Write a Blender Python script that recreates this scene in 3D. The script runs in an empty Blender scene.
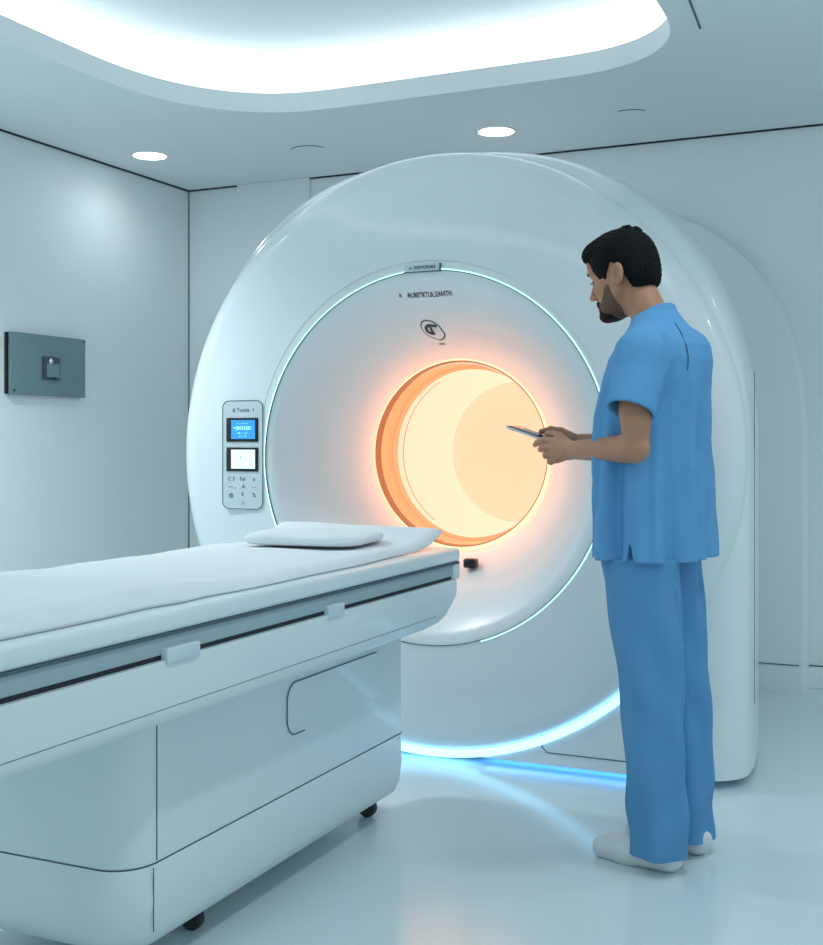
import bpy, bmesh, math
import numpy as np
from mathutils import Vector, Matrix

C = bpy.context.scene.collection
SC = bpy.context.scene

# ------------------------------------------------------------------ camera, world, lights, exposure
YAW = math.radians(24.6)
cam_d = bpy.data.cameras.new('camera'); cam = bpy.data.objects.new('camera', cam_d); C.objects.link(cam)
cam.location = (0, 0, 1.18); cam.rotation_euler = (math.pi/2, 0, YAW)
cam_d.sensor_fit = 'HORIZONTAL'; cam_d.sensor_width = 36; cam_d.lens = 36*1185/823
cam_d.shift_y = -32.5/823
cam_d.clip_start = .05
SC.camera = cam
SC.view_settings.view_transform = 'Standard'; SC.view_settings.look = 'None'
SC.view_settings.exposure = 0.0; SC.view_settings.gamma = 1.0; SC.view_settings.use_curve_mapping = False

w = bpy.data.worlds.new('clinic_ambient'); SC.world = w; w.use_nodes = True
bg = w.node_tree.nodes['Background']; bg.inputs[0].default_value = (.68, .86, .91, 1); bg.inputs[1].default_value = .70

def area(name, loc, rot, sx, sy, power, col):
    l = bpy.data.lights.new(name, 'AREA'); l.shape = 'RECTANGLE'; l.size = sx; l.size_y = sy; l.energy = power; l.color = col
    o = bpy.data.objects.new(name, l); o.location = loc; o.rotation_euler = rot; C.objects.link(o); return o
COOL = (.86, .96, 1.0)
def spot(name, loc, power, ang=130, col=COOL, r=.08):
    l = bpy.data.lights.new(name, 'SPOT'); l.energy = power; l.spot_size = math.radians(ang); l.spot_blend = .8; l.color = col; l.shadow_soft_size = r
    o = bpy.data.objects.new(name, l); o.location = loc; C.objects.link(o); return o

for i, (x, y, p) in enumerate(((-3.45, 3.2, 165), (-3.6, 1.0, 30), (-.35, 3.1, 32), (-.35, 1.5, 40), (.9, 4.6, 40))):
    spot('fill_spot', (x, y, 2.66), p)      # unseen spots without fixtures, added out of frame to brighten the room

# ------------------------------------------------------------------ materials
def mat(name, col, rough=.5, metal=0, coat=0, emit=None, es=0, spec=.5, noise=0, bump=0, nscale=20, trans=0):
    m = bpy.data.materials.new(name); m.use_nodes = True; nt = m.node_tree; b = nt.nodes['Principled BSDF']
    b.inputs['Base Color'].default_value = (*col, 1); b.inputs['Roughness'].default_value = rough
    b.inputs['Metallic'].default_value = metal; b.inputs['Coat Weight'].default_value = coat
    b.inputs['Coat Roughness'].default_value = .06; b.inputs['Specular IOR Level'].default_value = spec
    b.inputs['Transmission Weight'].default_value = trans
    if emit: b.inputs['Emission Color'].default_value = (*emit, 1); b.inputs['Emission Strength'].default_value = es
    tc = nt.nodes.new('ShaderNodeTexCoord'); nz = nt.nodes.new('ShaderNodeTexNoise'); nz.inputs['Scale'].default_value = nscale
    nz.inputs['Detail'].default_value = 4; nt.links.new(tc.outputs['Object'], nz.inputs['Vector'])
    if noise:
        mx = nt.nodes.new('ShaderNodeMix'); mx.data_type = 'RGBA'
        mx.inputs[6].default_value = tuple(c*(1-noise) for c in col)+(1,); mx.inputs[7].default_value = tuple(min(1, c*(1+noise)) for c in col)+(1,)
        nt.links.new(nz.outputs[0], mx.inputs[0]); nt.links.new(mx.outputs[2], b.inputs['Base Color'])
    if bump:
        bp = nt.nodes.new('ShaderNodeBump'); bp.inputs['Strength'].default_value = bump; bp.inputs['Distance'].default_value = .004
        nt.links.new(nz.outputs[0], bp.inputs['Height']); nt.links.new(bp.outputs[0], b.inputs['Normal'])
    return m
WALL = mat('wall_paint', (.88, .93, .945), .45, noise=.012, nscale=3)
CEIL = mat('ceiling_paint', (.82, .88, .90), .6, noise=.01, nscale=3)
FLOOR = mat('polished_floor', (.66, .77, .80), .16, noise=.02, nscale=2)
GLOSS = mat('scanner_gloss_white', (.79, .86, .89), .28, coat=.6, noise=.006, nscale=2)
DISH = mat('scanner_dish_white', (.80, .86, .88), .3, coat=.4, noise=.006, nscale=2)
TWHITE = mat('table_white', (.74, .84, .86), .35, coat=.25, noise=.008, nscale=3)
RAIL = mat('rail_grey', (.36, .47, .52), .45, noise=.02)
GAP = mat('shadow_gap_black', (.012, .02, .03), .7)
SEAM = mat('seam_dark', (.07, .12, .14), .6)
FABRIC = mat('sheet_fabric', (.86, .89, .91), .9, spec=.2, noise=.02, bump=.25, nscale=60)
LED = mat('cove_led', (1, 1, 1), .5, emit=(.90, .97, 1), es=1.35)
LEDR = mat('ring_led_cyan', (.6, .9, 1), .5, emit=(.50, .85, .95), es=1.05)
LEDB = mat('ring_led_blue', (.6, .9, 1), .5, emit=(.28, .66, 1.0), es=2.2)
FILLU = mat('underglow_fill_blue', (.3, .6, 1), .5, emit=(.12, .42, 1.0), es=3)
LAMP = mat('downlight_led', (1, 1, 1), .5, emit=(.93, .99, 1), es=9)
LIP = mat('bore_lip_amber', (.8, .42, .22), .4, emit=(1.0, .38, .15), es=.42)
LIPD = mat('bore_lip_edge', (.42, .20, .09), .4)
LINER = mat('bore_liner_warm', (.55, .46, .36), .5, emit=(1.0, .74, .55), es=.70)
GLOWR = mat('bore_halo_glow_warm', (1, .8, .6), .4, emit=(1.0, .46, .24), es=1.5)
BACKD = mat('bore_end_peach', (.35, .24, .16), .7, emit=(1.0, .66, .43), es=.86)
PLATE = mat('wall_plate_slate', (.19, .29, .315), .45, noise=.03)
PLATE2 = mat('wall_plate_device', (.05, .085, .11), .35)
CHROME = mat('chrome', (.75, .8, .82), .15, metal=1)
BLACK = mat('black_plastic', (.01, .01, .012), .25)
INK = mat('ink_dark', (.03, .05, .06), .6)
PANEL = mat('control_panel_plate', (.62, .72, .76), .35)
SCRB = mat('screen_blue', (.02, .1, .2), .2, emit=(.03, .33, .85), es=1.0)
SCRL = mat('screen_pale', (.5, .7, .7), .2, emit=(.68, .93, .95), es=.85)
SCRT = mat('screen_text_pale_blue', (.5, .8, 1), .4, emit=(.25, .7, 1), es=.9)
SKIN = mat('skin', (.50, .245, .150), .5, noise=.06, nscale=25, spec=.35)
LIPS = mat('lips', (.32, .14, .11), .45)
HAIR = mat('hair_black', (.004, .0045, .006), .75, spec=.15, bump=.5, nscale=160)
BEARD = mat('beard_dark', (.018, .014, .013), .8, spec=.15, noise=.3, bump=.5, nscale=150)
STUB = mat('beard_stubble', (.17, .095, .065), .75, spec=.2, noise=.25, bump=.3, nscale=260)
EYE = mat('eye_white', (.22, .17, .15), .6)
SCRUB = mat('scrub_cotton', (.13, .36, .66), .85, spec=.2, noise=.05, bump=.15, nscale=120)
SCRUBP = mat('scrub_cotton_trousers', (.11, .31, .57), .85, spec=.2, noise=.05, bump=.15, nscale=120)
SHOE = mat('shoe_white', (.7, .75, .78), .5)
PHW = mat('phone_silver', (.65, .68, .72), .3, metal=.3)
PHB = mat('phone_glass_black', (.01, .012, .018), .08)
TYRE = mat('caster_rubber', (.02, .03, .035), .6)
CLEAR = mat('clip_frosted', (.62, .74, .78), .3, coat=.5)

# ------------------------------------------------------------------ helpers
def link(name, me, m, parent=None, smooth=True):
    o = bpy.data.objects.new(name, me); C.objects.link(o)
    if m and not me.materials: me.materials.append(m)
    if parent: o.parent = parent
    if smooth:
        me.polygons.foreach_set('use_smooth', [True]*len(me.polygons))
    return o
def from_bm(name, bm, m, parent=None, smooth=False, auto=None):
    bmesh.ops.recalc_face_normals(bm, faces=bm.faces)
    me = bpy.data.meshes.new(name); bm.to_mesh(me); bm.free()
    o = link(name, me, m, parent, smooth or auto is not None)
    if auto is not None:
        me.set_sharp_from_angle(angle=math.radians(auto))
    return o
def tag(o, label=None, cat=None, group=None, kind=None):
    if label: o['label'] = label
    if cat: o['category'] = cat
    if group: o['group'] = group
    if kind: o['kind'] = kind
    return o
def empty(name, loc=(0, 0, 0)):
    o = bpy.data.objects.new(name, None); o.location = loc; C.objects.link(o); o.empty_display_size = .1; return o
def box_bm(x0, x1, y0, y1, z0, z1, bev=0, seg=3, bm=None):
    own = bm is None
    b = bmesh.new()
    r = bmesh.ops.create_cube(b, size=1)
    for v in b.verts:
        v.co = Vector(((x0+x1)/2+v.co.x*(x1-x0), (y0+y1)/2+v.co.y*(y1-y0), (z0+z1)/2+v.co.z*(z1-z0)))
    if bev: bmesh.ops.bevel(b, geom=b.edges[:], offset=bev, segments=seg, profile=.5, affect='EDGES')
    if own: return b
    me = bpy.data.meshes.new('t'); b.to_mesh(me); b.free(); bm.from_mesh(me); bpy.data.meshes.remove(me); return bm
def box(name, x0, x1, y0, y1, z0, z1, m, parent=None, bev=0, seg=3):
    return from_bm(name, box_bm(x0, x1, y0, y1, z0, z1, bev, seg), m, parent, auto=40 if bev else None)
def loft(name, rings, m, parent=None, caps=(True, True), auto=40, closed=True):
    """rings: list of lists of 3D points, same count"""
    bm = bmesh.new(); R = [[bm.verts.new(p) for p in r] for r in rings]; n = len(rings[0])
    for a, b in zip(R, R[1:]):
        for i in range(n if closed else n-1):
            j = (i+1) % n
            try: bm.faces.new((a[i], a[j], b[j], b[i]))
            except ValueError: pass
    if caps[0]: bm.faces.new(R[0])
    if caps[1]: bm.faces.new(R[-1])
    return from_bm(name, bm, m, parent, auto=auto)
def lathe_y(name, prof, cx, cz, m, parent=None, n=160, a0=0, a1=2*math.pi, auto=30, close_prof=False):
    """prof: list of (r, Y); revolved about the axis parallel to Y through (cx, cz)"""
    full = abs(a1-a0-2*math.pi) < 1e-6
    bm = bmesh.new(); N = n if full else n+1; cols = []
    for k in range(N):
        a = a0+(a1-a0)*k/n; ca, sa = math.cos(a), math.sin(a)
        cols.append([bm.verts.new((cx+r*ca, y, cz+r*sa)) for r, y in prof])
    P = len(prof)
    for k in range(n):
        a, b = cols[k], cols[(k+1) % N]
        for i in range(P if close_prof else P-1):
            j = (i+1) % P
            bm.faces.new((a[i], a[j], b[j], b[i]))
    if not full and close_prof:
        bm.faces.new(cols[0]); bm.faces.new(cols[-1])
    bmesh.ops.remove_doubles(bm, verts=bm.verts, dist=1e-6)
    return from_bm(name, bm, m, parent, auto=auto)
def tube(name, pts, r, m, parent=None, n=8, closed=False, radii=None):
    pts = [Vector(p) for p in pts]; bm = bmesh.new(); rings = []; L = len(pts)
    up = None
    for i, p in enumerate(pts):
        a = pts[(i-1) % L] if (closed or i > 0) else p; b = pts[(i+1) % L] if (closed or i < L-1) else p
        t = (b-a).normalized()
        if up is None: up = Vector((0, 0, 1)) if abs(t.z) < .9 else Vector((1, 0, 0))
        s = t.cross(up).normalized(); up = s.cross(t).normalized()
        rr = radii[i] if radii else r
        rings.append([bm.verts.new(p+(s*math.cos(2*math.pi*k/n)+up*math.sin(2*math.pi*k/n))*rr) for k in range(n)])
    for i in range(L if closed else L-1):
        A, B = rings[i], rings[(i+1) % L]
        for k in range(n): bm.faces.new((A[k], A[(k+1) % n], B[(k+1) % n], B[k]))
    if not closed: bm.faces.new(rings[0]); bm.faces.new(rings[-1])
    return from_bm(name, bm, m, parent, smooth=True)
def arc(cx, cy, r, a0, a1, n):
    return [(cx+r*math.cos(a0+(a1-a0)*i/n), cy+r*math.sin(a0+(a1-a0)*i/n)) for i in range(n+1)]
def rrect(x0, x1, y0, y1, r, n=8, rs=None):
    rs = rs or (r, r, r, r); p = math.pi
    return (arc(x1-rs[0], y1-rs[0], rs[0], 0, p/2, n)+arc(x0+rs[1], y1-rs[1], rs[1], p/2, p, n)
            + arc(x0+rs[2], y0+rs[2], rs[2], p, 1.5*p, n)+arc(x1-rs[3], y0+rs[3], rs[3], 1.5*p, 2*p, n))
def text(name, s, loc, size, m, parent=None, depth=.0008, rz=0, sx=1.0, rx=math.pi/2, bold=False):
    """raised lettering standing in a plane that faces -Y"""
    cu = bpy.data.curves.new(name, 'FONT'); cu.body = s; cu.size = size; cu.align_x = 'CENTER'; cu.align_y = 'CENTER'; cu.extrude = depth
    if bold: cu.offset = .002*size/.03
    t = bpy.data.objects.new(name+'_c', cu); C.objects.link(t)
    dg = bpy.context.evaluated_depsgraph_get(); me = bpy.data.meshes.new_from_object(t.evaluated_get(dg))
    bpy.data.objects.remove(t); bpy.data.curves.remove(cu)
    me.transform(Matrix.Translation(loc) @ Matrix.Rotation(rz, 4, 'Z') @ Matrix.Rotation(rx, 4, 'X') @ Matrix.Diagonal((sx, 1, 1, 1)))
    me.materials.clear()
    return link(name, me, m, parent, smooth=False)

# ------------------------------------------------------------------ the room
CH = 2.68; XL = -4.19; YB = 5.93; XR = 1.6; YN = -1.2
def S(o): o['kind'] = 'structure'; return o
S(box('floor', XL-.1, XR+.1, YN, YB+.1, -.1, 0, FLOOR))
S(box('wall_left', XL-.1, XL, YN, YB+.1, 0, CH+.5, WALL))
S(box('wall_back', XL-.1, XR+.1, YB, YB+.1, 0, CH+.5, WALL))
# soffit with a rounded opening, its lip, the pocket behind and the raised tray
def cove_outline(off=0):
    x0, x1, y0, y1 = -3.235-off, -.925+off, .6-off, 4.725+off
    p = math.pi; pts = arc(x1-.46-off, y1-.46-off, .46+off, 0, p/2, 14)
    # softly chamfered far left corner
    c = [(-2.70, y1), (-2.86, y1-.045), (-3.03, y1-.17), (-3.16, y1-.38), (x0+.012, y1-.62), (x0, y1-.85)]
    c = [(x-off*(.0 if i == 0 else .7 if i < 4 else 0), y+off*(0 if i > 3 or i == 0 else .3)) for i, (x, y) in enumerate(c)]
    pts = [(x, y) for x, y in pts]+c
    pts += arc(x0+.5, y0+.5, .5, p, 1.5*p, 10)+arc(x1-.5, y0+.5, .5, 1.5*p, 2*p, 10)
    return pts
def smooth_closed(pts, n):
    # arc-length resample
    P = np.array(pts+[pts[0]]); d = np.r_[0, np.cumsum(np.hypot(*np.diff(P, axis=0).T))]
    t = np.linspace(0, d[-1], n, endpoint=False); q = np.c_[np.interp(t, d, P[:, 0]), np.interp(t, d, P[:, 1])]
    for _ in range(10): q = (np.roll(q, 1, 0)+2*q+np.roll(q, -1, 0))/4
    return q
Q = smooth_closed(cove_outline(), 220); Qo = None
def offs(q, o):
    t = np.roll(q, -1, 0)-np.roll(q, 1, 0); t /= np.linalg.norm(t, axis=1)[:, None]
    return q+np.c_[t[:, 1], -t[:, 0]]*o
def ring_at(q, z): return [(x, y, z) for x, y in q]
def slab_with_hole(name, q, z, m):
    bm = bmesh.new(); inner = [bm.verts.new((x, y, z)) for x, y in q]
    c = q.mean(0); outer = []
    for x, y in q:
        dx, dy = x-c[0], y-c[1]; s = []
        if dx > 0: s.append((XR+.1-c[0])/dx)
        if dx < 0: s.append((XL-c[0])/dx)
        if dy > 0: s.append((YB-c[1])/dy)
        if dy < 0: s.append((YN-c[1])/dy)
        s = min(s); outer.append(bm.verts.new((c[0]+dx*s, c[1]+dy*s, z)))
    n = len(q)
    for i in range(n): bm.faces.new((inner[i], inner[(i+1) % n], outer[(i+1) % n], outer[i]))
    # fill the rectangle corners
    for X, Y in ((XL, YB), (XR+.1, YB), (XL, YN), (XR+.1, YN)):
        d = sorted(range(n), key=lambda i: (outer[i].co.x-X)**2+(outer[i].co.y-Y)**2)[:60]
        best = None
        for i in range(n):
            a, b = outer[i].co, outer[(i+1) % n].co
            if (abs(a.x-X) < 1e-4) != (abs(b.x-X) < 1e-4) and (abs(a.y-Y) < 1e-4 or abs(b.y-Y) < 1e-4): best = i
        if best is not None: bm.faces.new((outer[best], outer[(best+1) % n], bm.verts.new((X, Y, z))))
    return bm
bm = slab_with_hole('ceiling', Q, CH, CEIL)
# lip + top of lip + pocket
n = len(Q); levels = [(Q, CH), (Q, CH+.088), (offs(Q, .17), CH+.088), (offs(Q, .17), CH+.30)]
prev = [v for v in bm.verts][:n]
for q, z in levels[1:]:
    cur = [bm.verts.new(p) for p in ring_at(q, z)]
    for i in range(n): bm.faces.new((prev[i], prev[(i+1) % n], cur[(i+1) % n], cur[i]))
    prev = cur
bm.faces.new(prev)
ceil = S(from_bm('ceiling', bm, CEIL, auto=30))
# hidden strip in the pocket
qq = offs(Q, .165); qi = offs(Q, .135)
led = loft('cove_light_strip', [ring_at(qq, CH+.10), ring_at(qq, CH+.29), ring_at(qi, CH+.29), ring_at(qi, CH+.10), ring_at(qq, CH+.10)], LED, caps=(False, False))
tag(led, 'continuous bright white light strip glowing inside the recessed ceiling tray', 'cove light')

# dark shadow joints where ceiling meets walls, corner joint
S(box('trim_1', XL, XL+.012, YN, YB, CH-.007, CH, GAP))
S(box('trim_2', XL, -3.84, YB-.012, YB, CH-.007, CH, GAP))
S(box('trim_3', -3.36, XR, YB-.012, YB, CH-.007, CH, GAP))
S(box('trim_4', XL, XL+.005, YB-.005, YB, .1, CH, SEAM))
S(box('baseboard_back', XL, XR, YB-.015, YB, 0, .105, WALL, bev=.003))
S(box('trim_5', -.7, XR, YB-.018, YB-.013, .105, .110, SEAM))
S(box('baseboard_left', XL, XL+.015, YN, YB, 0, .105, WALL, bev=.003))
S(box('trim_6', -3.84, -3.35, YB-.016, YB, .105, CH, WALL, bev=.004))   # shallow pilaster

# recessed downlights
def downlight(x, y, label, vis=True):
    t = empty('recessed_downlight', (x, y, CH)); tag(t, label, 'ceiling light', 'recessed ceiling downlights')
    bm = bmesh.new(); bmesh.ops.create_circle(bm, cap_ends=True, radius=.088, segments=40, matrix=Matrix.Translation((0, 0, -.004)))
    d = from_bm('diffuser', bm, LAMP, t)
    prof = [(.086, -.006), (.098, -.006), (.100, 0), (.086, 0)]
    bm = bmesh.new(); cols = []
    for k in range(40):
        a = 2*math.pi*k/40; cols.append([bm.verts.new((r*math.cos(a), r*math.sin(a), z)) for r, z in prof])
    for k in range(40):
        A, B = cols[k], cols[(k+1) % 40]
        for i in range(4): bm.faces.new((A[i], A[(i+1) % 4], B[(i+1) % 4], B[i]))
    from_bm('rim', bm, WALL, t, smooth=False)
    s = spot('downlight_beam', (0, 0, -.02), 6, 165); s.parent = t
downlight(-3.85, 5.10, 'round glowing downlight in the ceiling near the left wall')
downlight(-2.02, 5.40, 'round glowing downlight in the ceiling directly above the scanner')
# faint ceiling discs
def cdisc(x, y, a0, a1, label):
    o = tube('ceiling_vent', [(x+.1*math.cos(a0+(a1-a0)*i/24), y+.1*math.sin(a0+(a1-a0)*i/24), CH-.001) for i in range(25)], .0025, SEAM)
    tag(o, label, 'ceiling fitting')
cdisc(-3.03, 5.36, -2.5, -.3, 'faint round flush ceiling fitting between the two downlights')
cdisc(-1.36, 5.40, -1.9, -.6, 'very faint small arc fitting in the ceiling right of the downlight')
o = tube('ceiling_slot', [(-.80, 3.3, CH-.001), (-.815, 4.0, CH-.001), (-.84, 4.36, CH-.001)], .004, SEAM)
tag(o, 'thin dark slot line in the ceiling right of the light tray', 'ceiling slot')

# ------------------------------------------------------------------ scanner
GX, GZ = -1.757, 1.130; GR = 1.123; YF = 3.95; RB = 1.102
scan = empty('scanner', (GX, 4.3, 0)); tag(scan, 'huge glossy white ring-shaped medical scanner with a glowing orange bore', 'medical scanner')
INV = Matrix.Translation((-GX, -4.3, 0))
def adopt(o, t=None):
    t = t or scan; o.parent = t; o.matrix_parent_inverse = Matrix.Translation(-t.location); return o
# front cover: slightly domed face, filleted rim
prof = [(.705, YF)]
prof += [(.76, YF+.001), (.84, YF+.004), (.90, YF+.009), (.945, YF+.016)]
fr = .125
prof += [(GR-fr+fr*math.sin(a), YF+.022+fr-fr*math.cos(a)) for a in [math.pi/2*i/14 for i in range(1, 15)]]
prof += [(GR, YF+.17), (GR-.02, YF+.175), (GR-.02, YF+.2), (.85, YF+.2)]
adopt(lathe_y('front_cover', prof, GX, GZ, GLOSS, n=200))
# glowing ring around the dish
adopt(lathe_y('dish_ring_light', [(.684, YF+.006), (.685, YF-.003), (.689, YF-.003), (.693, YF+.006)], GX+.008, GZ-.015, LEDR, n=200, a0=math.radians(-72), a1=math.radians(226), close_prof=True))
adopt(lathe_y('dish_seam', [(.681, YF+.004), (.682, YF-.003), (.684, YF-.003), (.684, YF+.004)], GX+.008, GZ-.015, SEAM, n=200, close_prof=True))
# dish
BC = (GX+.006, 1.127); YR = 4.30
dprof = [(.722, YF+.003), (.70, YF+.0), (.68, YF), (.655, YF+.006)]
for i in range(1, 21):
    t = i/20; dprof.append((.655-(.655-.361)*t, YF+.006+(YR-YF-.006)*(1-(1-t)**1.0)*.5+(YR-YF-.006)*.5*t**1.6))
dish_o = adopt(lathe_y('dish', dprof, GX, GZ-.013, DISH, n=200))
for k in range(36):      # unseen point lights added at the bore mouth for the dish halo
    a = 2*math.pi*k/36; l = bpy.data.lights.new('bore_halo_fill', 'POINT'); l.energy = .055; l.color = (1, .34, .15); l.shadow_soft_size = .05
    o = bpy.data.objects.new('bore_halo_fill', l); o.location = (BC[0]+.33*math.cos(a), YR-.060, BC[1]+.33*math.sin(a)); C.objects.link(o); adopt(o)
# bore lip, liner, end
adopt(lathe_y('bore_edge', [(.3625, YR-.034), (.3595, YR-.035), (.357, YR-.028), (.357, YR+.012), (.360, YR+.012), (.360, YR-.02)], BC[0], BC[1], LIPD, n=160, close_prof=True))
adopt(lathe_y('bore_halo_band', [(.362, YR-.033), (.366, YR-.030), (.376, YR-.006), (.376, YR+.002), (.362, YR+.002)], BC[0], BC[1], GLOWR, n=160, close_prof=True))  # glowing band added around the rim to throw a warm halo outwards
adopt(lathe_y('bore_lip', [(.357, YR+.01), (.349, YR+.10), (.336, YR+.105), (.341, YR+.14)], BC[0], BC[1], LIP, n=160))
adopt(lathe_y('bore_liner', [(.341, YR+.10), (.337, YR+.2), (.332, YR+.3), (.315, YR+.62), (.31, YR+.655)], BC[0], BC[1], LINER, n=160))
adopt(lathe_y('liner_seam', [(.3365, YR+.178), (.3385, YR+.178), (.3385, YR+.181), (.3365, YR+.181)], BC[0], BC[1], LIPD, n=160, a0=math.radians(120), a1=math.radians(235), close_prof=True))
adopt(lathe_y('bore_end', [(.312, YR+.65), (.2, YR+.65), (.001, YR+.65)], BC[0], BC[1], BACKD, n=120))
# outer housing behind the cover: superelliptic arch with straight sides
def arch(hw, hh, y, zc=GZ, z0=.03, e=2.25, n=72, cx=GX):
    P = []
    for i in range(n+1):
        a = math.pi*i/n; ca, sa = math.cos(a), math.sin(a)
        P.append((cx+hw*math.copysign(abs(ca)**(2/e), ca), y, zc+hh*abs(sa)**(2/e)))
    m = 14
    for i in range(1, m+1): P.append((cx-hw, y, zc+(z0-zc)*i/m))
    for i in range(1, 12): P.append((cx-hw+2*hw*i/12, y, z0))
    for i in range(0, m): P.append((cx+hw, y, z0+(zc-z0)*i/m))
    return P
rings = []; f2 = .15; y0 = YF+.095
for i in range(0, 13):
    a = math.pi/2*i/12; s = f2-f2*math.sin(a); rings.append(arch(1.117-s, 1.140-s, y0+f2-f2*math.cos(a), e=2.36))
for y, hw_ in ((4.30, 1.117), (4.56, 1.092)): rings.append(arch(hw_, 1.150, y, e=2.36))
for i in range(1, 9):
    a = math.pi/2*i/8; s = .12-.12*math.cos(a); rings.append(arch(1.092-s, 1.150-s, 4.56+.12*math.sin(a), e=2.36))
last = rings[-1]
def pull(p, r_):
    dx, dz = p[0]-GX, p[2]-GZ; q = math.hypot(dx, dz); return (GX+dx/q*r_, p[1], GZ+dz/q*r_)
rings.append([pull(p, .80) for p in last])
adopt(loft('outer_housing', rings, GLOSS, caps=(False, False), auto=50))
# front of the pedestal under the disc
pp = [(GX+RB*math.cos(a), GZ+RB*math.sin(a)) for a in [math.radians(218+(322-218)*i/60) for i in range(61)]]
pp = pp+[(pp[-1][0]+.03, pp[-1][1]-.02), (pp[-1][0]+.06, pp[-1][1]-.07), (pp[-1][0]+.07, .03), (pp[0][0]-.07, .03), (pp[0][0]-.06, pp[0][1]-.07), (pp[0][0]-.03, pp[0][1]-.02)]
pp = [(x, max(z, .031)) for x, z in pp]
adopt(loft('pedestal', [[(x, YF+.058, z) for x, z in pp], [(x, YF+.16, z) for x, z in pp]], GLOSS, auto=30))
adopt(box('pedestal_shadow_gap', GX-1.05, GX+1.05, YF+.30, 4.50, 0, .035, GAP))
adopt(box('underglow_fill', GX-.75, GX+.95, YF+.12, YF+.17, .024, .0305, FILLU))  # hidden glowing strip, added to tint the floor blue
adopt(tube('pedestal_seam', [(GX+.43, YF+.057, .16), (GX+.43, YF+.057, .095), (GX+.45, YF+.057, .075), (GX+.9, YF+.057, .075)], .0018, SEAM))
# lower ring light
adopt(lathe_y('base_ring_light', [(RB-.012, YF+.045), (RB+.012, YF+.050), (RB+.014, YF+.09), (RB-.012, YF+.092)], GX, GZ, LEDB, n=160, a0=math.radians(212), a1=math.radians(328), close_prof=True))
# seams on the side
adopt(tube('side_seam', [(GX+1.1165, 4.31, z) for z in (.25, .7, 1.2, 1.42)], .0012, SEAM))
# rear tunnel reaching the wall portal
adopt(lathe_y('rear_tunnel', [(.8, 4.67), (.8, 5.74)], GX, GZ, GLOSS, n=96))

# arched surround on the back wall
sur = empty('arched_wall_surround', (GX, YB, 0)); tag(sur, 'white arched panel standing off the back wall behind the scanner', 'wall surround')
R0 = []
for s, y in ((0, YB), (0, 5.80), (.008, 5.785), (.02, 5.78)):
    R0.append(arch(1.130-s, 1.225-s, y, zc=1.15, z0=0, e=2.35))
o = loft('panel', R0, GLOSS, caps=(False, True), auto=50); o.parent = sur; o.matrix_parent_inverse = Matrix.Translation((-GX, -YB, 0))
o = box('panel_seam', GX-1.1, GX+1.1, 5.776, 5.781, .125, .129, SEAM); o.parent = sur; o.matrix_parent_inverse = Matrix.Translation((-GX, -YB, 0))

# control panel on the face
PX, PY, PZ = -2.535, YF-.008, 1.122; pw, ph = .092, .212
def on_face(name, prof2d, depth, y, m, parent):
    a = [(x, y, z) for x, z in prof2d]; b = [(x, y-depth, z) for x, z in prof2d]
    return loft(name, [a, b], m, parent, auto=30)
cp = on_face('control_panel', rrect(PX-pw, PX+pw, PZ-ph, PZ+ph, .028), .010, PY+.014, PANEL, None); adopt(cp)
def kid(o): o.parent = cp; o.matrix_parent_inverse = cp.matrix_parent_inverse.copy() if False else Matrix.Identity(4); return o
yf = PY+.004
def rr_outline(x0, x1, z0, z1, r): return [(x, yf-.0005, z) for x, z in rrect(x0, x1, z0, z1, r)]
kid(tube('panel_border', rr_outline(PX-pw, PX+pw, PZ-ph, PZ+ph, .028), .0015, SEAM, closed=True))
kid(text('panel_heading', '# Toesla  1', (PX+.005, yf, PZ+.175), .022, INK))
def screen(z, m, nm):
    s = kid(box('screen_frame', PX-.073, PX+.073, yf-.004, yf, z-.047, z+.047, BLACK, bev=.002))
    s['label'] = 'black framed %s screen' % nm
    g = box('display', PX-.049, PX+.060, yf-.0055, yf-.003, z-.036, z+.038, m); g.parent = s
    return s
s1 = screen(PZ+.098, SCRB, 'bright blue'); s2 = screen(PZ-.018, SCRL, 'pale white')
for zz, tt, sz in ((.025, '~ . ---- --', .014), (.006, '=[BEEE|8E', .020), (-.012, 'oo -- -- o', .012), (-.025, '-a- --- 0', .011)):
    t = text('display_text', tt, (PX+.003, yf-.006, PZ+.098+zz), sz, SCRT, s1)
t = text('display_text', "'", (PX-.004, yf-.006, PZ-.018), .03, INK, s2)
t = text('display_text', '-- . -----', (PX+.006, yf-.006, PZ-.043), .009, SCRT, s2)
keys = [(-.052, -.095, 'C 3'), (0, -.095, 'Ful'), (.053, -.095, 'a'), (-.045, -.125, '--- ..'), (.004, -.125, '.A:'), (.053, -.125, '- -'),
        (-.052, -.16, '@'), (0, -.155, 'II'), (.053, -.158, '%'), (.003, -.19, '/-')]
for dx, dz, s in keys: kid(text('key_marking', s, (PX+dx, yf, PZ+dz), .022, INK))

# lettering and emblem on the dish and cover
adopt(on_face('name_plate', rrect(-1.832, -1.694, 1.795, 1.822, .002), .008, YF, PANEL, None))
adopt(box('name_plate_edge', -1.835, -1.690, YF-.010, YF, 1.792, 1.795, SEAM))
adopt(box('name_plate_end', -1.694, -1.690, YF-.010, YF, 1.795, 1.822, SEAM))
adopt(text('name_plate_lettering', '-o  RIEMOESIRE', (-1.763, YF-.0085, 1.8085), .0165, INK))
def dish_y(z):   # depth of the dish surface at height z above its centre
    r = abs(z-(GZ-.013)); P = sorted(dprof); return float(np.interp(r, [p[0] for p in P], [p[1] for p in P]))
def conform(o, lift=.002):      # lay flat lettering onto the dish surface
    for v in o.data.vertices:
        rr_ = math.hypot(v.co.x-GX, v.co.z-(GZ-.013)); P = sorted(dprof)
        v.co.y += float(np.interp(rr_, [p[0] for p in P], [p[1] for p in P]))-lift
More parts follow.
